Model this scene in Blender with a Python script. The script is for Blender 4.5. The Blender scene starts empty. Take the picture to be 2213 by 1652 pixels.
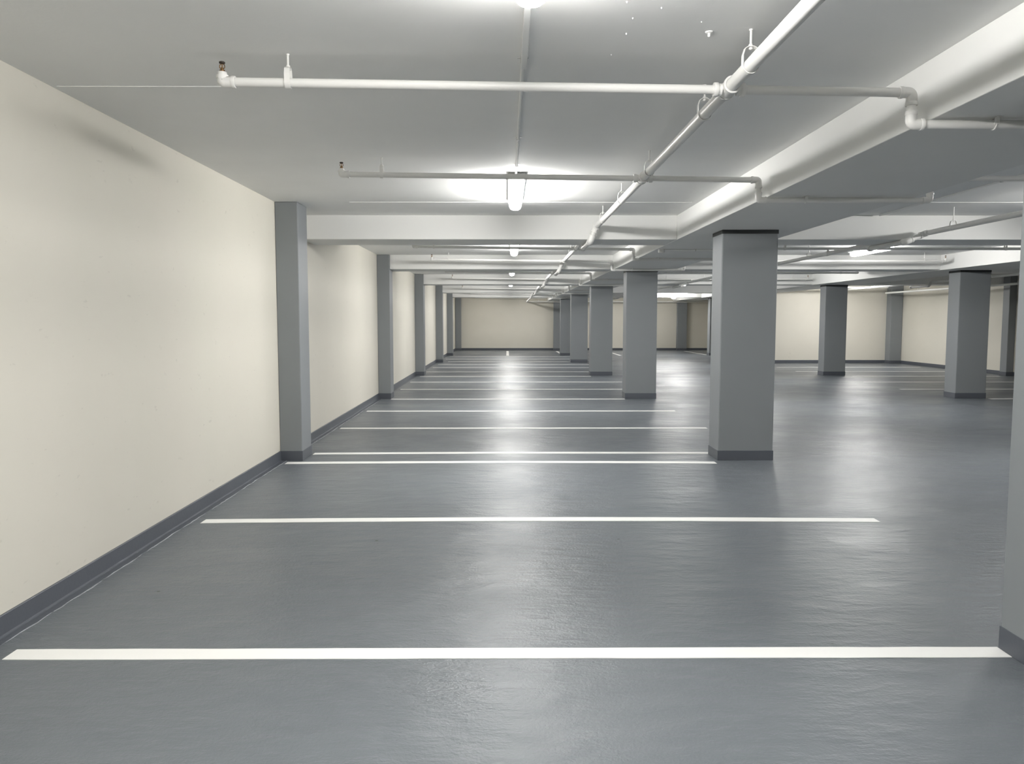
import bpy, bmesh, math, random
from mathutils import Vector, Matrix
random.seed(4)
PI = math.pi
scene = bpy.context.scene
col = scene.collection

# ------------------------------------------------------------------ materials
def nodes(name):
    m = bpy.data.materials.new(name); m.use_nodes = True
    nt = m.node_tree
    return m, nt, nt.nodes['Principled BSDF']

def coords(nt, scale=(1, 1, 1)):
    tc = nt.nodes.new('ShaderNodeNewGeometry')
    mp = nt.nodes.new('ShaderNodeMapping'); mp.inputs['Scale'].default_value = scale
    nt.links.new(tc.outputs['Position'], mp.inputs['Vector'])
    return mp.outputs['Vector']

def noise(nt, vec, scale, detail=4, rough=0.55):
    n = nt.nodes.new('ShaderNodeTexNoise')
    n.inputs['Scale'].default_value = scale
    n.inputs['Detail'].default_value = detail
    n.inputs['Roughness'].default_value = rough
    nt.links.new(vec, n.inputs['Vector'])
    return n.outputs['Fac']

def ramp(nt, fac, stops):
    r = nt.nodes.new('ShaderNodeValToRGB')
    while len(r.color_ramp.elements) < len(stops): r.color_ramp.elements.new(0.5)
    for e, (p, c) in zip(r.color_ramp.elements, stops):
        e.position = p
        e.color = (*c, 1) if isinstance(c, tuple) else (c, c, c, 1)
    nt.links.new(fac, r.inputs['Fac'])
    return r.outputs['Color']

def mixc(nt, fac, a, b, mode='MIX'):
    n = nt.nodes.new('ShaderNodeMix'); n.data_type = 'RGBA'; n.blend_type = mode
    for s, v in ((n.inputs[0], fac), (n.inputs[6], a), (n.inputs[7], b)):
        if hasattr(v, 'is_linked'): nt.links.new(v, s)
        elif isinstance(v, tuple): s.default_value = (*v, 1)
        else: s.default_value = v
    return n.outputs[2]

def bump(nt, h, strength, dist, prev=None):
    b = nt.nodes.new('ShaderNodeBump')
    b.inputs['Strength'].default_value = strength
    b.inputs['Distance'].default_value = dist
    nt.links.new(h, b.inputs['Height'])
    if prev is not None: nt.links.new(prev, b.inputs['Normal'])
    return b.outputs['Normal']

def painted(name, colr, rough, var=0.04, fine=60, bs=0.15, bd=0.002, spec=0.3, scale=(1, 1, 1), big=0.7):
    m, nt, p = nodes(name)
    v = coords(nt, scale)
    n = noise(nt, v, big, 5)
    lo = tuple(c*(1-var) for c in colr); hi = tuple(min(1, c*(1+var)) for c in colr)
    nt.links.new(ramp(nt, n, [(0.3, lo), (0.7, hi)]), p.inputs['Base Color'])
    p.inputs['Roughness'].default_value = rough
    p.inputs['Specular IOR Level'].default_value = spec
    nt.links.new(bump(nt, noise(nt, v, fine, 4), bs, bd), p.inputs['Normal'])
    return m

M = {}
M['ceiling'] = painted('ceiling_paint', (0.86, 0.86, 0.85), 0.75, 0.035, 25, 0.2, 0.004)
M['beam'] = painted('beam_paint', (0.79, 0.79, 0.775), 0.6, 0.025, 40, 0.15, 0.002)
M['pillar'] = painted('pillar_grey_paint', (0.222, 0.236, 0.248), 0.5, 0.04, 45, 0.15, 0.002, 0.35)
M['band'] = painted('dark_band_paint', (0.086, 0.095, 0.112), 0.45, 0.08, 40, 0.25, 0.003, 0.4)
M['pipe'] = painted('pipe_paint', (0.76, 0.755, 0.735), 0.38, 0.02, 90, 0.05, 0.001, 0.45)
M['plastic'] = painted('lamp_plastic', (0.62, 0.62, 0.61), 0.45, 0.02, 90, 0.03, 0.001)
M['line'] = painted('line_paint', (0.86, 0.86, 0.84), 0.5, 0.03, 60, 0.2, 0.002, 0.35)
M['sealant'] = painted('sealant', (0.30, 0.315, 0.34), 0.5, 0.5, 40, 0.3, 0.003, 0.4, big=9)
M['brass'] = painted('sprinkler_brass', (0.22, 0.13, 0.06), 0.4, 0.2, 90, 0.1, 0.001, big=30)
M['brass'].node_tree.nodes['Principled BSDF'].inputs['Metallic'].default_value = 0.8
M['dark_metal'] = painted('deflector_metal', (0.045, 0.035, 0.028), 0.5, 0.2, 90, 0.1, 0.001)
M['notice'] = painted('notice_plate', (0.60, 0.53, 0.50), 0.5, 0.05, 60, 0.05, 0.001)

def wall_material():
    m, nt, p = nodes('cream_wall_paint')
    v = coords(nt)
    n = noise(nt, v, 0.6, 5)
    base = ramp(nt, n, [(0.3, (0.650, 0.622, 0.550)), (0.7, (0.685, 0.657, 0.585))])
    # small scuffs low on the wall
    sv = coords(nt, (3.0, 3.0, 8.0))
    s = noise(nt, sv, 2.6, 6, 0.62)
    k = ramp(nt, s, [(0.655, 0.0), (0.70, 1.0)])
    kk = nt.nodes.new('ShaderNodeMath'); kk.operation = 'MULTIPLY'; kk.inputs[1].default_value = 0.22
    nt.links.new(k, kk.inputs[0])
    nt.links.new(mixc(nt, kk.outputs[0], base, (0.38, 0.36, 0.32)), p.inputs['Base Color'])
    p.inputs['Roughness'].default_value = 0.6
    p.inputs['Specular IOR Level'].default_value = 0.3
    nt.links.new(bump(nt, noise(nt, v, 40, 4), 0.12, 0.002), p.inputs['Normal'])
    return m
M['wall'] = wall_material()

def floor_material():
    m, nt, p = nodes('grey_floor_coating')
    v = coords(nt)
    n = noise(nt, v, 0.5, 6, 0.6)
    base = ramp(nt, n, [(0.25, (0.124, 0.138, 0.153)), (0.75, (0.152, 0.167, 0.182))])
    # a few dark specks
    vo = nt.nodes.new('ShaderNodeTexVoronoi'); vo.inputs['Scale'].default_value = 1.7
    nt.links.new(v, vo.inputs['Vector'])
    k = ramp(nt, vo.outputs['Distance'], [(0.016, 1.0), (0.022, 0.0)])
    nt.links.new(mixc(nt, k, base, (0.04, 0.04, 0.04)), p.inputs['Base Color'])
    # gloss: worn, trowelled patches
    g = noise(nt, coords(nt, (0.7, 1.0, 1)), 0.9, 5, 0.6)
    rr = nt.nodes.new('ShaderNodeMapRange')
    rr.inputs['From Min'].default_value = 0.3; rr.inputs['From Max'].default_value = 0.7
    rr.inputs['To Min'].default_value = 0.28; rr.inputs['To Max'].default_value = 0.46
    nt.links.new(g, rr.inputs['Value'])
    nt.links.new(rr.outputs[0], p.inputs['Roughness'])
    p.inputs['Specular IOR Level'].default_value = 0.28
    # trowel ripples, sharper drag marks and orange-peel grain
    b1 = bump(nt, noise(nt, coords(nt, (0.8, 1.5, 1)), 2.0, 3, 0.5), 0.6, 0.026)
    drag = ramp(nt, noise(nt, coords(nt, (1.0, 2.6, 1)), 3.6, 5, 0.6), [(0.44, 0.0), (0.98, 1.0)])
    b2 = bump(nt, drag, 0.40, 0.020, b1)
    b3 = bump(nt, noise(nt, v, 60, 3, 0.65), 0.48, 0.005, b2)
    nt.links.new(b3, p.inputs['Normal'])
    return m
M['floor'] = floor_material()

def emitter(name, colr, strength):
    m, nt, p = nodes(name)
    p.inputs['Base Color'].default_value = (0.8, 0.8, 0.8, 1)
    p.inputs['Roughness'].default_value = 0.3
    p.inputs['Emission Color'].default_value = (*colr, 1)
    p.inputs['Emission Strength'].default_value = strength
    return m
LAMP = 136.0
M['lit'] = emitter('lit_diffuser', (1.0, 0.985, 0.955), LAMP)
M['lit_fill'] = emitter('fill_diffuser', (1.0, 0.975, 0.93), 100.0)  # weaker glow for the two unseen lamps added to brighten the far wall
M['lit_small'] = emitter('lit_small_diffuser', (1.0, 0.97, 0.90), 10.0)

# ------------------------------------------------------------------ mesh builder
class MB:
    def __init__(self): self.bm = bmesh.new()

    def face(self, pts, smooth=False):
        f = self.bm.faces.new([self.bm.verts.new(p) for p in pts]); f.smooth = smooth

    def box(self, x0, y0, z0, x1, y1, z1, bev=0.0):
        t = bmesh.new()
        bmesh.ops.create_cube(t, size=1)
        for v in t.verts:
            v.co = Vector((x0+(v.co.x+.5)*(x1-x0), y0+(v.co.y+.5)*(y1-y0), z0+(v.co.z+.5)*(z1-z0)))
        if bev: bmesh.ops.bevel(t, geom=t.edges[:], offset=bev, segments=2, profile=0.5, affect='EDGES')
        return self.merge(t)

    def prism(self, foot, z0, z1, bev=0.0):
        t = bmesh.new()
        a = [t.verts.new((x, y, z0)) for x, y in foot]; b = [t.verts.new((x, y, z1)) for x, y in foot]
        n = len(foot)
        t.faces.new(a[::-1]); t.faces.new(b)
        for i in range(n): t.faces.new((a[i], a[(i+1) % n], b[(i+1) % n], b[i]))
        bmesh.ops.recalc_face_normals(t, faces=t.faces[:])
        if bev: bmesh.ops.bevel(t, geom=t.edges[:], offset=bev, segments=2, profile=0.5, affect='EDGES')
        return self.merge(t)

    def merge(self, t):
        me = bpy.data.meshes.new('tmp'); t.to_mesh(me); t.free()
        self.bm.from_mesh(me); bpy.data.meshes.remove(me); return self

    def sweep(self, pts, radius, seg=20, caps=True):
        """round tube along a list of points; radius is a number or a list"""
        pts = [Vector(p) for p in pts]
        n = len(pts)
        rad = radius if isinstance(radius, (list, tuple)) else [radius]*n
        tang = []
        for i in range(n):
            a = pts[max(i-1, 0)]; b = pts[min(i+1, n-1)]
            d = (b-a); tang.append(d.normalized() if d.length > 1e-9 else Vector((0, 0, 1)))
        t0 = tang[0]
        ref = Vector((0, 0, 1)) if abs(t0.z) < 0.9 else Vector((0, 1, 0))
        u = t0.cross(ref).normalized()
        rings = []
        for i in range(n):
            u = (u - tang[i]*u.dot(tang[i])).normalized()
            w = tang[i].cross(u)
            rings.append([self.bm.verts.new(pts[i] + (u*math.cos(2*PI*k/seg) + w*math.sin(2*PI*k/seg))*rad[i]) for k in range(seg)])
        for i in range(n-1):
            for k in range(seg):
                f = self.bm.faces.new((rings[i][k], rings[i][(k+1) % seg], rings[i+1][(k+1) % seg], rings[i+1][k]))
                f.smooth = True
        if caps:
            for r, flip in ((rings[0], True), (rings[-1], False)):
                vs = [self.bm.verts.new(v.co) for v in r]
                self.bm.faces.new(vs[::-1] if flip else vs)
        return self

    def cyl(self, a, b, r, seg=20): return self.sweep([a, b], r, seg)

    def lathe(self, c, prof, seg=16, axis='Z'):
        """prof: list of (radius, height) with hard steps kept by doubling the rings"""
        c = Vector(c)
        def P(r, h, k):
            a = 2*PI*k/seg
            if axis == 'Z': return c+Vector((r*math.cos(a), r*math.sin(a), h))
            if axis == 'X': return c+Vector((h, r*math.cos(a), r*math.sin(a)))
            return c+Vector((r*math.sin(a), h, r*math.cos(a)))
        for (r0, h0), (r1, h1) in zip(prof, prof[1:]):
            A = [self.bm.verts.new(P(max(r0, 1e-5), h0, k)) for k in range(seg)]
            B = [self.bm.verts.new(P(max(r1, 1e-5), h1, k)) for k in range(seg)]
            for k in range(seg):
                f = self.bm.faces.new((A[k], A[(k+1) % seg], B[(k+1) % seg], B[k])); f.smooth = True
        return self

def fillet(pts, r, n=7):
    """round the corners of a polyline"""
    pts = [Vector(p) for p in pts]
    out = [pts[0]]
    for a, b, c in zip(pts, pts[1:], pts[2:]):
        d1 = (a-b); d2 = (c-b)
        k = min(r, d1.length*.45, d2.length*.45)
        p = b+d1.normalized()*k; q = b+d2.normalized()*k
        for i in range(n+1):
            t = i/n
            out.append(p*(1-t)**2 + b*2*t*(1-t) + q*t*t)
    out.append(pts[-1])
    return out

def origin(parent):
    v = Vector((0, 0, 0))
    while parent is not None:
        v += parent.location; parent = parent.parent
    return v

def obj(name, mb, mat, parent=None, loc=None, label=None):
    """link a builder as one mesh object; vertices were given in world coordinates"""
    o_at = origin(parent)
    base = Vector(loc) if loc is not None else o_at
    me = bpy.data.meshes.new(name)
    bmesh.ops.recalc_face_normals(mb.bm, faces=mb.bm.faces[:])
    bmesh.ops.translate(mb.bm, vec=-base, verts=mb.bm.verts[:])
    mb.bm.to_mesh(me); mb.bm.free()
    me.materials.append(mat)
    o = bpy.data.objects.new(name, me); col.objects.link(o)
    o.location = base - o_at
    if parent is not None: o.parent = parent
    if label: o['label'] = label
    return o

def thing(name, label, cat, loc=(0, 0, 0), group=None):
    o = bpy.data.objects.new(name, None); col.objects.link(o)
    o.empty_display_size = 0.1; o.location = loc
    return tag(o, label, cat, group)

def tag(o, label, cat, group=None):
    o['label'] = label; o['category'] = cat
    if cat in ('pillar', 'beam'): o['kind'] = 'thing'
    if group: o['group'] = group
    return o

def struct(name, mb, mat, loc=None, label=None):
    o = obj(name, mb, mat, None, loc); o['kind'] = 'structure'
    if label: o['label'] = label
    return o

def dup(root, loc, label=None, group=None):
    r = root.copy(); col.objects.link(r); r.location = loc
    if label: r['label'] = label
    if group: r['group'] = group
    for ch in list(root.children):
        c = ch.copy(); col.objects.link(c); c.parent = r
        for g in list(ch.children):
            d = g.copy(); col.objects.link(d); d.parent = c
    return r

# ------------------------------------------------------------------ plan (metres)
CEIL = 2.82
SOFFIT = 2.525
def xl(y): return -2.462 - 0.0048*y          # the left wall runs very slightly outward
XR = 14.05                                   # right wall
YF = 40.5                                    # far wall
YS = 28.3                                    # nearer stretch of far wall, on the right
XS = 9.30                                    # its left end
YB = -5.0                                    # wall behind the viewer
BAND = 0.110

# ------------------------------------------------------------------ setting
mb = MB(); mb.box(-3.0, YB-.3, -0.15, XR+.3, YF+.3, 0.0)
struct('floor', mb, M['floor'])

mb = MB(); mb.box(-3.0, YB-.3, CEIL, XR+.3, YF+.3, CEIL+.2)
# formwork joints left as thin ridges across the soffit, and a shallow step in the pour
for (x0, x1, y) in ((-2.45, 2.0, 4.41), (-1.7, 2.0, 8.62), (3.4, 8.4, 8.60), (-2.4, 2.0, 12.9), (3.4, 8.4, 12.9)):
    mb.box(x0, y-.003, CEIL-.003, x1, y+.003, CEIL+.01)
struct('ceiling', mb, M['ceiling'])

mb = MB(); mb.prism([(xl(YB)-.25, YB), (xl(YB), YB), (xl(YF), YF), (xl(YF)-.25, YF)], 0, CEIL)
struct('wall_left', mb, M['wall'])
mb = MB(); mb.box(XR, YB, 0, XR+.25, YS+.3, CEIL)
struct('wall_right', mb, M['wall'])
mb = MB(); mb.box(-2.9, YF, 0, 10.85, YF+.25, CEIL)
struct('wall_back', mb, M['wall'])
mb = MB(); mb.box(XS, YS, 0, XR, YS+.28, CEIL)
struct('wall_back_right', mb, M['wall'])
mb = MB(); mb.box(10.6, YS+.28, 0, 10.85, YF, CEIL)
struct('wall_recess', mb, M['wall'])
mb = MB(); mb.box(-2.9, YB-.25, 0, XR+.25, YB, CEIL)
struct('wall_front', mb, M['wall'])

def baseboard(name, foot):
    mb = MB(); mb.prism(foot, 0.0, BAND, 0.004); return struct(name, mb, M['band'])
T = .012
# the left one runs out onto the floor in a coved foot
prof = [(0, 0), (0, BAND), (T-.003, BAND), (T, BAND-.003), (T+.001, .014), (T+.004, .006), (T+.010, .003), (T+.050, .002), (T+.053, 0)]
mb = MB()
A = [mb.bm.verts.new((xl(YB)+p, YB, z)) for p, z in prof]; B = [mb.bm.verts.new((xl(YF)+p, YF, z)) for p, z in prof]
for i in range(len(prof)):
    j = (i+1) % len(prof); mb.bm.faces.new((A[i], A[j], B[j], B[i]))
mb.bm.faces.new(A); mb.bm.faces.new(B[::-1])
struct('baseboard_left', mb, M['band'])
baseboard('baseboard_right', [(XR-T, YB), (XR, YB), (XR, YS), (XR-T, YS)])
baseboard('baseboard_back', [(xl(YF), YF-T), (10.6, YF-T), (10.6, YF), (xl(YF), YF)])
baseboard('baseboard_back_right', [(XS, YS-T), (XR, YS-T), (XR, YS), (XS, YS)])
baseboard('baseboard_front', [(xl(YB), YB), (XR, YB), (XR, YB+T), (xl(YB), YB+T)])
# uneven bead of floor coating where the left skirting meets the floor
mb = MB()
y = 1.0
while y < 16:
    ln = random.uniform(.25, .8)
    pts = []
    n = max(3, int(ln/.06))
    for i in range(n+1):
        yy = y+ln*i/n
        pts.append((xl(yy)+T+.055+random.uniform(-.005, .005)+.004*math.sin(yy*3.1), yy, .001))
    rad = [.0012]+[random.uniform(.0022, .0045) for _ in range(n-1)]+[.0012]
    mb.sweep(pts, rad, 6)
    y += ln+random.choice((.02, .03, .05, .12))
struct('trim_1', mb, M['sealant'])

# ------------------------------------------------------------------ pillars
PW, PD = 0.61, 0.40
M['dark_top'] = painted('dark_top_colour', (0.055, 0.058, 0.058), 0.6, 0.06, 40, 0.2, 0.002, 0.3)  # blackish colour of the strip at the pillar tops
def pillar(name, label, cx, y, h, w=PW, d=PD, group=None, dark_top=False, slant=False):
    """free or engaged pillar, origin at the middle of its foot; a slanted one follows the left wall"""
    t = thing(name, label, 'pillar', (cx, y+d/2, 0), group)
    x0, x1 = cx-w/2, cx+w/2
    def foot(e):
        if slant: return [(xl(y)+.0012, y-e), (x1+e, y-e), (x1+e, y+d+e), (xl(y+d)+.0012, y+d+e)]
        return [(x0-e, y-e), (x1+e, y-e), (x1+e, y+d+e), (x0-e, y+d+e)]
    mb = MB(); mb.prism(foot(0), 0, h, .012 if not slant else .008)
    obj('shaft', mb, M['pillar'], t)
    mb = MB(); mb.prism(foot(.004), 0, BAND, .003)
    obj('painted_base_band', mb, M['band'], t, label='darker grey band around the foot')
    if dark_top:
        mb = MB(); mb.prism(foot(.002), h-.042, h, .001)
        obj('top_band', mb, M['dark_top'], t, label='thin blackish band under the beam')
    return t

ROWS = [8.60, 15.45, 21.95, 28.75, 34.45]
G1 = 'free-standing pillars between the left bays and the aisle'
C1 = 2.635
p0 = pillar('concrete_pillar', 'grey square pillar standing nearest and largest, in front of the rest of its row', C1, ROWS[0], SOFFIT-.001, group=G1, dark_top=True)
for y, lab in zip((3.60-PD,)+tuple(ROWS[1:]),
                  ('grey pillar cut off by the right edge of the photo beside the widest white line',
                   'grey square pillar second in the row along the left bays, just beyond the largest',
                   'grey square pillar third in the row along the left bays',
                   'grey square pillar fourth in the row along the left bays',
                   'grey square pillar fifth in the row along the left bays, last before the far wall')):
    dup(p0, (C1, y+PD/2, 0), lab, G1)
G2 = 'free-standing pillars on the far side of the aisle'
C2 = 9.17
for y, lab in ((ROWS[1], 'tall grey pillar across the aisle, nearest of the row on that side'),
               (ROWS[2], 'grey pillar across the aisle in front of the pale far wall, second of its row'),
               (ROWS[4], 'distant slim grey pillar half hidden behind the largest pillar')):
    dup(p0, (C2, y+PD/2, 0), lab, G2)

G3 = 'engaged pillars along the left wall'
for i, (y, lab) in enumerate(zip(ROWS, (
        'grey engaged pillar on the cream left wall, nearest and tallest of the wall pillars',
        'grey engaged pillar on the left wall, second of the wall pillars from the front',
        'grey engaged pillar on the left wall, third of the wall pillars from the front',
        'grey engaged pillar on the left wall, fourth of the wall pillars from the front',
        'grey engaged pillar on the left wall, fifth and narrowest looking of the wall pillars'))):
    x0 = xl(y); x1 = xl(y)+.245
    pillar('wall_pillar', lab, (x0+x1)/2, y, CEIL-.001, x1-x0, PD, G3, slant=True)
pillar('wall_pillar', 'grey pillar in the left corner of the far wall', xl(YF)+.160, YF-.25, CEIL-.001, .29, .242, 'pillars on the far walls')
pillar('wall_pillar', 'grey pillar set into the far wall at the end of the left row of pillars', 2.70, YF-.22, SOFFIT-.001, .66, .212, 'pillars on the far walls')
pillar('wall_pillar', 'grey pillar on the distant far wall seen through the gap left of the largest pillar', 8.95, YF-.22, SOFFIT-.001, .50, .212, 'pillars on the far walls')
pillar('wall_pillar', 'narrow grey pillar in the corner where the right-hand cream walls meet', 13.833, YS-.36, CEIL-.001, .42, .350, 'pillars on the right wall')
pillar('wall_pillar', 'dark grey pillar on the right wall near the right edge of the photo', 13.944, 21.70, CEIL-.001, .20, .292, 'pillars on the right wall')

# ------------------------------------------------------------------ beams
def beam(label, foot, z, group):
    mb = MB(); mb.prism(foot, z, CEIL-.0008, .005)
    xs = [p[0] for p in foot]; ys = [p[1] for p in foot]
    o = obj('ceiling_beam', mb, M['beam'], None, ((min(xs)+max(xs))/2, (min(ys)+max(ys))/2, z))
    return tag(o, label, 'beam', group)
def rect(x0, y0, x1, y1): return [(x0, y0), (x1, y0), (x1, y1), (x0, y1)]
GB = 'long beams over the pillar rows'
B1 = (2.065, 3.245); B2 = (8.50, 9.78)
beam('broad white beam running into the distance over the nearest pillar', rect(B1[0], YB+.001, B1[1], YF-.001), SOFFIT, GB)
beam('broad white beam running over the pillars across the aisle', rect(B2[0], YB+.001, B2[1], YS-.001), SOFFIT, GB)
beam('far end of the broad beam above the last pillars beyond the nearer pale wall', rect(B2[0], YS+.281, B2[1], YF-.001), SOFFIT, GB)
GC = 'beams crossing the ceiling'
CB = [(9.66, 10.40), (15.50, 16.22), (22.0, 22.74), (28.80, 29.5), (34.50, 35.2)]
NTH = ('first', 'second', 'third', 'fourth', 'fifth')
for k, (y0, y1) in enumerate(CB):
    z = SOFFIT+.002 if k == 0 else 2.540
    e = .0008
    if k == 0: foot = [(xl(y0)+.001, y0), (B1[0]-e, y0), (B1[0]-e, y1), (xl(y1)+.001, y1)]
    else:
        px = xl(ROWS[k])+.2462; py = ROWS[k]+PD+.0012
        foot = [(px, y0), (B1[0]-e, y0), (B1[0]-e, y1), (xl(y1)+.001, y1), (xl(py)+.001, py), (px, py)]
    beam('white cross beam over the left bays at the %s wall pillar' % NTH[k], foot, z, GC)
    beam('white cross beam over the aisle, %s beyond the camera' % NTH[k], rect(B1[1]+e, y0, B2[0]-e, y1), z, GC)
    if k < 3: beam('white cross beam over the bays beyond the aisle, %s from the front' % NTH[k], rect(B2[1]+e, y0, XR-.001, y1), z, GC)

# ------------------------------------------------------------------ painted lines
def stripe(label, x0, y0, x1, y1, group, bow=0.0):
    mb = MB()
    n = 24
    # hand-rolled edges: a whisker of waviness
    if abs(x1-x0) > abs(y1-y0):
        bw = lambda i: bow*(1-(2*i/n-1)**2)
        a = [(x0+(x1-x0)*i/n, y0+bw(i)+random.uniform(-.0025, .0025)) for i in range(n+1)]
        b = [(x0+(x1-x0)*i/n, y1+bw(i)+random.uniform(-.0025, .0025)) for i in range(n+1)]
    else:
        a = [(x1+random.uniform(-.0025, .0025), y0+(y1-y0)*i/n) for i in range(n+1)]
        b = [(x0+random.uniform(-.0025, .0025), y0+(y1-y0)*i/n) for i in range(n+1)]
    t = mb.bm
    h = .0025
    A = [t.verts.new((x, y, h)) for x, y in a]; B = [t.verts.new((x, y, h)) for x, y in b]
    A0 = [t.verts.new((x, y, 0)) for x, y in a]; B0 = [t.verts.new((x, y, 0)) for x, y in b]
    for i in range(n):
        t.faces.new((A[i], A[i+1], B[i+1], B[i])); t.faces.new((A0[i], A0[i+1], A[i+1], A[i])); t.faces.new((B0[i], B0[i+1], B[i+1], B[i]))
    t.faces.new((A0[0], A[0], B[0], B0[0])); t.faces.new((A0[n], A[n], B[n], B0[n]))
    o = obj('parking_line', mb, M['line'], None, ((x0+x1)/2, (y0+y1)/2, 0))
    return tag(o, label, 'parking line', group)
GL = 'white bay lines on the left'
W2 = .057
left_lines = [
    (3.555, -2.31, 2.325, 'widest white line across the floor at the bottom of the photo'),
    (5.98, -2.345, 2.87, 'white bay line second from the front, its right end free on the open floor'),
    (8.46, -2.40, 2.27, 'white bay line ending in front of the largest pillar, front one of a close pair'),
    (9.06, -2.245, 2.87, 'white bay line just behind the largest pillar, rear one of a close pair'),
    (11.21, -2.39, 2.87, 'white bay line fifth from the front, its end hidden by the largest pillar'),
    (13.34, -2.39, 2.87, 'white bay line sixth from the front, its right end showing left of the largest pillar'),
    (15.38, -2.28, 2.31, 'white bay line ending at the front of the second pillar in the row'),
    (17.58, -2.39, 2.87, 'white bay line first behind the second wall pillar'),
    (19.62, -2.42, 2.87, 'white bay line second behind the second wall pillar'),
    (21.62, -2.40, 2.31, 'white bay line ending at the front of the third pillar in the row'),
    (23.55, -2.42, 2.87, 'white bay line first behind the third wall pillar'),
    (25.62, -2.42, 2.87, 'white bay line second behind the third wall pillar'),
    (27.50, -2.42, 2.87, 'white bay line just in front of the fourth wall pillar'),
    (29.30, -2.20, 2.87, 'thin distant white line just behind the fourth wall pillar'),
    (31.30, -2.44, 2.87, 'thin distant white line second from last before the far wall'),
    (33.40, -2.44, 2.87, 'most distant of the white lines crossing the left bays'),
]
for y, x0, x1, lab in left_lines:
    stripe(lab, x0, y-W2, x1, y+W2, GL, 0.05 if 5 < y < 10 else 0.0)
GR = 'white bay lines across the aisle'
for y, x0, lab in ((15.38, 9.52, 'white line starting at the front of the nearest pillar across the aisle'),
                   (17.55, 8.83, 'white line passing behind the nearest pillar across the aisle, nearest of those behind it'),
                   (19.58, 8.92, 'white line across the aisle, second behind its nearest pillar'),
                   (21.58, 9.52, 'white line starting at the front of the second pillar across the aisle'),
                   (23.65, 8.72, 'white line first behind the second pillar across the aisle'),
                   (25.75, 8.86, 'white line last before the pale far wall across the aisle')):
    stripe(lab, x0, y-W2, 13.60, y+W2, GR)
GE = 'white lines pointing at the far wall'
for x, y0, y1, lab in ((0.02, 34.3, 39.4, 'short white line pointing at the middle of the far cream wall'),
                       (2.47, 35.0, 39.2, 'short white line running to the far wall beside the last free pillar'),
                       (4.95, 34.3, 39.2, 'short white line running to the far wall between the second and third pillars'),
                       (8.88, 34.95, 39.3, 'short white line running to the far wall, rightmost of the three beside pillars')):
    stripe(lab, x-W2, y0, x+W2, y1, GE)

# ------------------------------------------------------------------ lamps
def lamp_mesh(L, w, h, c, axis):
    """round-ended trough hanging below c"""
    mb = MB(); t = mb.bm
    r = w/2; ns = 8; na = 18
    st = []
    for i in range(ns+1):
        a = PI/2*i/ns; st.append((-(L/2-r)-r*math.cos(a), math.sin(a)))
    st += [(-s, f) for s, f in st[::-1]]
    rings = []
    for s, f in st:
        f = max(f, .02)
        ring = []
        for k in range(na+1):
            a = PI*k/na
            q = r*f*math.copysign(abs(math.cos(a))**.7, math.cos(a)); z = -h*(0.45+0.55*f)*math.sin(a)**.7 if 0 < k < na else 0.0
            p = (c[0]+q, c[1]+s, c[2]+z) if axis == 'Y' else (c[0]+s, c[1]+q, c[2]+z)
            ring.append(t.verts.new(p))
        rings.append(ring)
    for a, b in zip(rings, rings[1:]):
        for k in range(na):
            f = t.faces.new((a[k], a[k+1], b[k+1], b[k])); f.smooth = True
    for ring in (rings[0], rings[-1]): t.faces.new(ring)
    for a, b in zip(rings, rings[1:]): t.faces.new((a[0], b[0], b[na], a[na]))
    return mb
def lamp(label, x, y, axis='Y', L=1.5, group='tube lamps on the ceiling', glow='lit'):
    t = thing('ceiling_light', label, 'lamp', (x, y, CEIL), group)
    w, h = .156, .050
    mb = MB()
    if axis == 'Y': mb.box(x-w/2, y-L/2-.01, CEIL-h, x+w/2, y+L/2+.01, CEIL, .012)
    else: mb.box(x-L/2-.01, y-w/2, CEIL-h, x+L/2+.01, y+w/2, CEIL, .012)
    obj('housing', mb, M['plastic'], t)
    obj('diffuser', lamp_mesh(L-.03, .130, .078, (x, y, CEIL-h+.001), axis), M[glow], t, label='glowing white cover')
    mb = MB()
    if axis == 'Y': mb.lathe((x, y-L/2-.045, CEIL-.022), [(.0, 0), (.011, 0), (.011, .02), (.016, .02), (.016, .036), (0, .036)], 12, 'Y')
    else: mb.lathe((x-L/2-.045, y, CEIL-.022), [(.0, 0), (.011, 0), (.011, .02), (.016, .02), (.016, .036), (0, .036)], 12, 'X')
    obj('cable_gland', mb, M['plastic'], t)
    return t
XC = .10
lamp('lit tube lamp cut off by the top edge of the photo', .085, 2.30)
lamp('lit tube lamp over the left bays behind the second sprinkler pipe, brightest in view', .085, 7.66)
lamp('lit tube lamp over the left bays beyond the nearest cross beam, seen end on', .125, 13.55)
lamp('small lit tube lamp over the left bays beyond the second cross beam, seen end on', .125, 19.90)
lamp('lit tube lamp over the left bays hidden above the fourth cross beam', .125, 26.6)
lamp('lit tube lamp over the left bays hidden near the far wall', .125, 32.4)
lamp('unseen tube lamp over the left bays, added to light the far wall', .125, 38.0, glow='lit_fill')  # added fill, out of sight above the last beam, brightens the far wall
lamp('unseen tube lamp over the aisle, added to light the far wall', 6.27, 38.0, glow='lit_fill')  # second added fill, unseen, brightens the right part of the far wall
lamp('lit tube lamp over the left bays behind the viewer', .085, -3.2)
lamp('lit tube lamp over the aisle pointing away, right of the largest pillar', 6.27, 13.65)
lamp('lit tube lamp over the aisle hidden behind the largest pillar', 6.27, 19.9)
lamp('distant lit lamp over the aisle, small white spot above the crosswise lamp', 5.92, 26.1, L=1.2)
lamp('distant lit lamp lying crosswise over the aisle left of the largest pillar', 7.08, 34.36, 'X', 1.6)
lamp('lit tube lamp over the aisle outside the right edge of the photo', 6.27, 7.6)
lamp('lit tube lamp over the aisle beside the viewer', 6.27, 1.6)
lamp('lit tube lamp over the right bays near the corner of the cream walls', 11.25, 25.7, 'X', 1.6)
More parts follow.
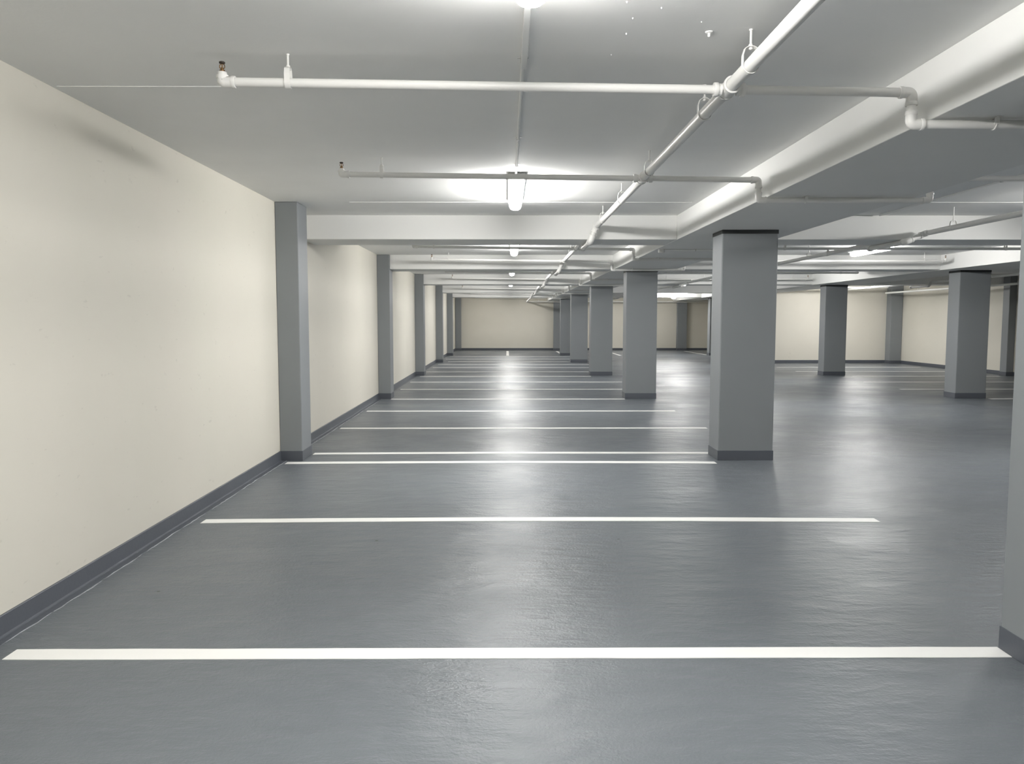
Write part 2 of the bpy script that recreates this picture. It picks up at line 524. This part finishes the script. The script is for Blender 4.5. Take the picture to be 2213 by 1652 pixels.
# round bulkhead lamp near the far wall
t = thing('ceiling_bulkhead_light', 'tiny round lit lamp near the far wall, low right of the crosswise lamp', 'lamp', (8.45, 38.9, SOFFIT))
t.location.x = 8.2; t.location.z = CEIL
mb = MB(); mb.lathe((8.2, 38.9, CEIL-.15), [(0, .15), (.05, .15), (.05, .03), (.13, .03), (.13, .0), (0, 0)], 20)
obj('housing', mb, M['plastic'], t)
mb = MB(); mb.lathe((8.2, 38.9, CEIL-.149), [(.125, 0), (.12, -.04), (.09, -.07), (.05, -.085), (0, -.09)], 20)
obj('diffuser', mb, M['lit_small'], t, label='glowing round cover')

# ------------------------------------------------------------------ pipework parts
def hanger(parent, at, r, along, ztop=CEIL):
    """threaded rod with a pear-shaped band round the pipe"""
    x, y, z = at
    a = Vector((0, 1, 0)) if along == 'X' else Vector((1, 0, 0))      # across the pipe
    l = Vector((1, 0, 0)) if along == 'X' else Vector((0, 1, 0))
    c = Vector(at)
    R = r+.003
    loop = []
    for k in range(13):
        an = PI+PI*k/12
        loop.append((R*math.cos(an), R*math.sin(an)))
    top = min(R+.045, ztop-z-.02)
    loop += [(R, top*.55), (R*.75, top*.9), (R*.35, top), (-R*.35, top), (-R*.75, top*.9), (-R, top*.55)]
    mb = MB(); t = mb.bm
    wdt, th = .013, .003
    n = len(loop)
    def out(i):
        p = Vector(loop[i]); q = Vector(loop[(i+1) % n]); o = Vector(loop[i-1])
        d = (q-o).normalized(); return Vector((d.y, -d.x))
    V = []
    for i in range(n):
        p = Vector(loop[i]); nn = out(i)
        row = []
        for dd, ll in ((0, -wdt), (th, -wdt), (th, wdt), (0, wdt)):
            q = p+nn*dd
            row.append(t.verts.new(c+a*q.x+Vector((0, 0, q.y))+l*ll))
        V.append(row)
    for i in range(n):
        A, B = V[i], V[(i+1) % n]
        for k in range(4): t.faces.new((A[k], A[(k+1) % 4], B[(k+1) % 4], B[k]))
    h = obj('hanger', mb, M['pipe'], parent)
    mb = MB()
    mb.cyl((x, y, z+top-.012), (x, y, ztop), .0055, 10)
    mb.lathe((x, y, z+top), [(0, -.010), (.010, -.010), (.010, -.002), (0, -.002)], 6)
    mb.lathe((x, y, z+top), [(0, .004), (.010, .004), (.010, .012), (0, .012)], 6)
    mb.lathe((x, y, ztop), [(0, -.006), (.008, -.006), (.009, 0)], 12)
    obj('rod', mb, M['pipe'], h)
    return h

def collar(mb, p, d, r, w=.012):
    p = Vector(p); d = Vector(d).normalized()
    mb.sweep([p-d*w, p-d*w*.6, p+d*w*.6, p+d*w], [r*.96, r, r, r*.96], 20)

def sleeve(mb, a, b, r0, r1, seg=24):
    """hollow ring from a to b"""
    a, b = Vector(a), Vector(b); d = (b-a).normalized()
    u = d.cross(Vector((0, 0, 1))).normalized(); w = d.cross(u)
    t = mb.bm
    P = lambda c, r, k: c+(u*math.cos(2*PI*k/seg)+w*math.sin(2*PI*k/seg))*r
    for c0, q0, c1, q1, sm in ((a, r1, b, r1, True), (a, r0, b, r0, True), (a, r0, a, r1, False), (b, r0, b, r1, False)):
        A = [t.verts.new(P(c0, q0, k)) for k in range(seg)]; B = [t.verts.new(P(c1, q1, k)) for k in range(seg)]
        for k in range(seg):
            f = t.faces.new((A[k], A[(k+1) % seg], B[(k+1) % seg], B[k])); f.smooth = sm

def elbow(parent, a, b, c, r, rad):
    """fitting at corner b of the run a-b-c: a fatter bend with a rim at each mouth"""
    a, b, c = Vector(a), Vector(b), Vector(c)
    d1 = (a-b).normalized(); d2 = (c-b).normalized()
    k1 = min(rad+.018, (a-b).length*.5); k2 = min(rad+.018, (c-b).length*.5)
    mb = MB()
    mb.sweep(fillet([b+d1*k1, b, b+d2*k2], rad, 9), r*1.20, 20)
    collar(mb, b+d1*k1, d1, r*1.34, .009)
    collar(mb, b+d2*k2, d2, r*1.34, .009)
    return obj('elbow', mb, M['pipe'], parent)

def sprinkler(parent, p):
    """upright head standing on the pipe end at p"""
    x, y, z = p
    mb = MB()
    mb.lathe((x, y, z), [(.0, -.004), (.0125, -.004), (.0125, .010)], 6)
    mb.lathe((x, y, z), [(.0125, .010), (.008, .010), (.006, .018), (.006, .022)], 12)
    for s in (-1, 1):
        mb.sweep(fillet([(x+s*.006, y, z+.016), (x+s*.013, y, z+.022), (x+s*.011, y, z+.034), (x+s*.003, y, z+.040)], .005, 4), .0022, 8)
    mb.cyl((x, y, z+.020), (x, y, z+.040), .003, 8)
    s = obj('sprinkler_head', mb, M['brass'], parent, label='brass upright sprinkler head')
    mb = MB()
    mb.lathe((x, y, z), [(0, .038), (.006, .038), (.014, .041), (.0145, .047), (.012, .049), (0, .049)], 14)
    obj('deflector', mb, M['dark_metal'], s)
    return s

RB = .0215        # branch pipe radius
RM = .031         # main pipe radius
ZB = 2.665

def run(parent, pts, r, fr):
    mb = MB(); mb.sweep(fillet(pts, fr), r, 20)
    obj('pipe', mb, M['pipe'], parent)

def branch(label, Y, x_left, x_right, drop=1.98, hang_right=True, z_left=2.692, z_right=2.652, detail=True, group='cross pipes of the sprinkler system'):
    """cross pipe: head at the left end, over the bay, under the long beam, on over the aisle"""
    t = thing('sprinkler_pipe', label, 'pipe', (x_left, Y, z_left), group)
    low = SOFFIT-RB-.009
    P = [(x_left, Y, z_left+.045), (x_left, Y, z_left), (drop, Y, z_right), (drop, Y, low), (3.345, Y, low), (3.345, Y, ZB)]
    if x_right > 3.6: P += [(x_right, Y, ZB), (x_right, Y, ZB+.055)]
    zl = lambda x: z_left+(z_right-z_left)*(x-x_left)/(drop-x_left)
    xm = 1.07
    run(t, P[:2]+[(xm-.036, Y, zl(xm))], RB, .035)
    run(t, [(xm+.036, Y, zl(xm))]+P[2:], RB, .035)
    for i in range(1, len(P)-1): elbow(t, P[i-1], P[i], P[i+1], RB, .035)
    sprinkler(t, P[0])
    if x_right > 3.6: sprinkler(t, P[-1])
    hanger(t, (x_left+.315, Y, zl(x_left+.315)), RB, 'X')
    if x_right > 3.6:
        hanger(t, (x_right-.40, Y, ZB), RB, 'X')
        if x_right > 6: hanger(t, (4.35, Y, ZB), RB, 'X')
    # strap to the beam soffit
    mb = MB()
    s = 2.36
    mb.box(s-.012, Y-RB-.004, low-.004, s+.012, Y-RB, SOFFIT-.001); mb.box(s-.012, Y+RB, low-.004, s+.012, Y+RB+.004, SOFFIT-.001)
    mb.sweep([(s, Y+(RB+.002)*math.cos(a), low+(RB+.002)*math.sin(a)) for a in [PI+PI*k/8 for k in range(9)]], .0035, 8)
    mb.box(s-.012, Y-RB-.03, SOFFIT-.004, s+.012, Y+RB+.03, SOFFIT-.001)
    obj('strap', mb, M['pipe'], t)
    # tee gripping the main
    mb = MB()
    for sx in (-1, 1):
        mb.cyl((xm+sx*.0365, Y, zl(xm)), (xm+sx*.060, Y, zl(xm+sx*.06)), RB*1.35)
        collar(mb, (xm+sx*.064, Y, zl(xm+sx*.06)), (1, 0, 0), RB*1.55, .011)
    sleeve(mb, (xm, Y-.062, ZB), (xm, Y+.062, ZB), RM+.0015, RM*1.20)
    sleeve(mb, (xm, Y-.066, ZB), (xm, Y-.046, ZB), RM+.0015, RM*1.34)
    sleeve(mb, (xm, Y+.046, ZB), (xm, Y+.066, ZB), RM+.0015, RM*1.34)
    obj('tee', mb, M['pipe'], t)
    if x_right > 5.2:
        mb = MB(); mb.cyl((5.03, Y, 2.590+RM*1.22), (5.03, Y, ZB), RB*.8)
        sleeve(mb, (5.03, Y-.04, 2.590), (5.03, Y+.04, 2.590), RM+.0015, RM*1.22)
        obj('riser', mb, M['pipe'], t)
    return t

branch('white sprinkler pipe crossing the ceiling closest to the camera, brass head at its left end', 3.885, -1.365, 8.25, drop=1.955, z_left=2.690, z_right=2.645)
branch('white sprinkler pipe crossing in front of the brightest tube lamp', 6.30, -1.30, 8.25, drop=1.985)
branch('white sprinkler pipe crossing just beyond the nearest cross beam', 12.42, -1.46, 8.22)
branch('white sprinkler pipe crossing in front of the second cross beam', 14.98, -1.42, 8.30)
branch('white sprinkler pipe crossing beyond the second cross beam, level with the fourth lamp', 18.72, -1.45, 8.30)
branch('white sprinkler pipe crossing in front of the third cross beam', 21.60, -1.49, 8.22)
branch('white sprinkler pipe crossing first beyond the third cross beam', 25.3, -1.52, 3.4)
branch('white sprinkler pipe crossing in front of the fourth cross beam', 28.35, -1.60, 3.4)
branch('white sprinkler pipe crossing first beyond the fourth cross beam', 31.8, -1.58, 3.4)
branch('white sprinkler pipe crossing in front of the fifth cross beam', 34.2, -1.58, 3.4)

def plain_pipe(label, pts, r, fr=.04, hang=(), group='sprinkler pipes by the far walls', collars=()):
    t = thing('sprinkler_pipe', label, 'pipe', pts[0], group)
    run(t, pts, r, fr)
    for i in range(1, len(pts)-1): elbow(t, pts[i-1], pts[i], pts[i+1], r, fr)
    for h in hang: hanger(t, h[:3], r, h[3])
    for p, d in collars:
        mb = MB(); collar(mb, p, d, r*1.25, .03); obj('coupling', mb, M['pipe'], t)
    return t
plain_pipe('pale pipe high on the far cream wall of the left bays', [(-1.62, 40.10, 2.672), (2.02, 40.10, 2.66)], RB, hang=((-1.3, 40.1, 2.671, 'X'), (.6, 40.1, 2.665, 'X')))
plain_pipe('pale pipe running low along the far wall behind the pillars', [(.96, 40.17, 2.475), (10.3, 40.17, 2.475)], .027, hang=((1.6, 40.17, 2.475, 'X'), (7.2, 40.17, 2.475, 'X')),
           collars=(((1.02, 40.17, 2.475), (1, 0, 0)), ((4.0, 40.17, 2.475), (1, 0, 0)), ((7.5, 40.17, 2.475), (1, 0, 0))))
plain_pipe('pale pipe along the right wall passing the corner pillar', [(13.3, 27.7, 2.495), (13.3, 4.0, 2.495)], .030,
           hang=((13.3, 25.5, 2.495, 'Y'), (13.3, 20.5, 2.495, 'Y')))
t = plain_pipe('dark-topped pipe end at the top of the pale wall right of the largest pillar', [(9.9, 27.6, 2.655), (10.75, 27.6, 2.655)], RB, hang=((10.5, 27.6, 2.655, 'X'),))
t = plain_pipe('short sprinkler pipe over the right bays ending left of the corner pillar', [(9.95, 26.85, 2.66), (12.95, 26.85, 2.66), (12.95, 26.85, 2.715)], RB, hang=((12.5, 26.85, 2.66, 'X'),))
sprinkler(t, (12.95, 26.85, 2.715))

def main_pipe(label, xu, xlo, zu, zlow, spans, y0, y1, hangs, end_low=True, r=RM):
    t = thing('sprinkler_main', label, 'pipe', (xu, y0, zu), 'main pipes of the sprinkler system')
    P = [(xu, y0, zu)]
    for k, (a, b) in enumerate(spans):
        P += [(xu, a, zu), (xlo, a, zlow)]
        if k < len(spans)-1 or not end_low: P += [(xlo, b, zlow), (xu, b, zu)]
    P += [(xlo if end_low else xu, y1, zlow if end_low else zu)]
    run(t, P, r, .05)
    for i in range(1, len(P)-1): elbow(t, P[i-1], P[i], P[i+1], r, .05)
    for y in hangs: hanger(t, (xu, y, zu), r, 'Y')
    return t
main_pipe('thick white main pipe slanting from the top edge into the distance over the left bays', 1.07, 1.00, ZB, 2.490,
          [(9.53, 10.52), (15.36, 16.34), (21.86, 22.86), (28.66, 29.62), (34.36, 35.3)], YB+.001, 40.138,
          [1.6, 3.55, 4.36, 6.02, 7.45, 8.9, 13.3, 17.6, 20.4, 24.5, 27.4, 31.0])
main_pipe('white main pipe slanting over the aisle right of the largest pillar', 5.03, 4.80, 2.590, 2.490,
          [(9.53, 10.52), (15.36, 16.34), (21.86, 22.86), (28.66, 29.62), (34.36, 35.3)], YB+.001, 40.138,
          [3.4, 6.8, 8.95, 13.2, 17.7, 20.2, 24.6, 27.3])
main_pipe('bright main pipe slanting over the right bays beside the tall pillar across the aisle', 11.75, 11.68, 2.600, 2.490,
          [(9.53, 10.52), (15.36, 16.34), (21.86, 22.86)], YB+.001, 28.05, [13.4, 19.2, 25.0], end_low=False)

# ------------------------------------------------------------------ conduits, small ceiling fittings
def conduit(label, pts, r, clips, box=None, group='electric conduits'):
    t = thing('ceiling_conduit', label, 'conduit', pts[0], group)
    mb = MB(); mb.sweep(fillet(pts, .03), r, 14); obj('tube', mb, M['ceiling'], t)
    for (x, y, z) in clips:
        mb = MB()
        alongx = abs(pts[1][0]-pts[0][0]) > abs(pts[1][1]-pts[0][1])
        zt = z+r
        if alongx: mb.box(x-.007, y-r-.018, zt-.003, x+.007, y+r+.018, zt); mb.box(x-.007, y-r-.002, z-r-.002, x+.007, y+r+.002, zt)
        else: mb.box(x-r-.018, y-.007, zt-.003, x+r+.018, y+.007, zt); mb.box(x-r-.002, y-.007, z-r-.002, x+r+.002, y+.007, zt)
        obj('clip', mb, M['plastic'], t)
    return t
cr = .010
t = conduit('thin ceiling conduit linking the two nearest lamps over the left bays', [(.078, 3.05, CEIL-cr), (.078, 7.08, CEIL-cr)], cr,
        [(.078, 3.93, CEIL-cr), (.078, 5.6, CEIL-cr), (.078, 6.55, CEIL-cr)])
mb = MB(); mb.box(.068, 3.05, CEIL-.028, .098, 4.02, CEIL-.001, .004)
obj('cover_channel', mb, M['ceiling'], t)
conduit('thin ceiling conduit beyond the nearest cross beam', [(.12, 10.45, CEIL-cr), (.12, 13.36, CEIL-cr)], cr, [(.12, 11.5, CEIL-cr)])
conduit('thin ceiling conduit over the aisle near the right edge of the photo', [(4.5, 5.2, CEIL-cr), (4.5, 9.6, CEIL-cr)], cr, [(4.5, 7.25, CEIL-cr)])
t = conduit('thin dark-edged conduit strapped under the broad beam in front of the second pillar', [(2.13, 10.95, SOFFIT-.0145), (3.22, 10.95, SOFFIT-.0145)], .013, [(2.6, 10.95, SOFFIT-.0145)])
mb = MB(); mb.lathe((2.13, 10.95, SOFFIT-.0515), [(0, 0), (.042, 0), (.045, .01), (.045, .05), (0, .05)], 18)
obj('junction_box', mb, M['pipe'], t)

for k, (x, y, r) in enumerate(((.48, 3.25, .004), (.63, 3.31, .0035), (.53, 3.60, .004), (.50, 3.88, .003), (.53, 3.42, .0035), (.83, 3.46, .003))):
    mb = MB(); mb.lathe((x, y, CEIL), [(r, 0), (r*.95, -r*.8), (r*.5, -r*1.6), (0, -r*1.9)], 10)
    tag(obj('ceiling_anchor_stub', mb, M['ceiling'], None, (x, y, CEIL)), 'tiny painted-over anchor stub on the ceiling right of the front lamp', 'anchor', 'anchor stubs on the ceiling')
mb = MB(); mb.lathe((.893, 3.58, CEIL), [(.017, 0), (.017, -.004), (.006, -.007), (.006, -.022), (0, -.024)], 14)
tag(obj('ceiling_anchor_plate', mb, M['ceiling'], None, (.893, 3.58, CEIL)), 'small round anchor plate with a stub on the ceiling left of the main pipe', 'anchor')

mb = MB(); mb.box(XR-.006, 24.93, 1.62, XR, 25.06, 1.88, .002)
tag(obj('wall_notice', mb, M['notice'], None, (XR, 25.0, 1.75)), 'small faint pinkish notice plate on the right wall beside the tall pillar across the aisle', 'notice')

# ------------------------------------------------------------------ world, camera, view
w = bpy.data.worlds.new('world'); scene.world = w; w.use_nodes = True
w.node_tree.nodes['Background'].inputs['Color'].default_value = (0, 0, 0, 1)
w.node_tree.nodes['Background'].inputs['Strength'].default_value = 0.0

cam = bpy.data.cameras.new('camera'); co = bpy.data.objects.new('camera', cam); col.objects.link(co)
F = 1700.0
cam.sensor_fit = 'HORIZONTAL'; cam.sensor_width = 36; cam.lens = 36*F/2213
cam.clip_start = .05; cam.clip_end = 200
co.location = (0, 0, 1.55)
pitch = math.atan((826-692)/F); yaw = math.atan(10.5/F)
co.rotation_euler = (PI/2-pitch, 0, -yaw)
scene.camera = co

scene.view_settings.view_transform = 'Standard'
scene.view_settings.look = 'None'
scene.view_settings.exposure = 0.0
scene.view_settings.gamma = 1.0
scene.view_settings.use_curve_mapping = False
try:
    scene.cycles.max_bounces = 14; scene.cycles.diffuse_bounces = 10; scene.cycles.glossy_bounces = 4
    scene.cycles.use_denoising = True
    scene.cycles.caustics_reflective = False
except Exception: pass
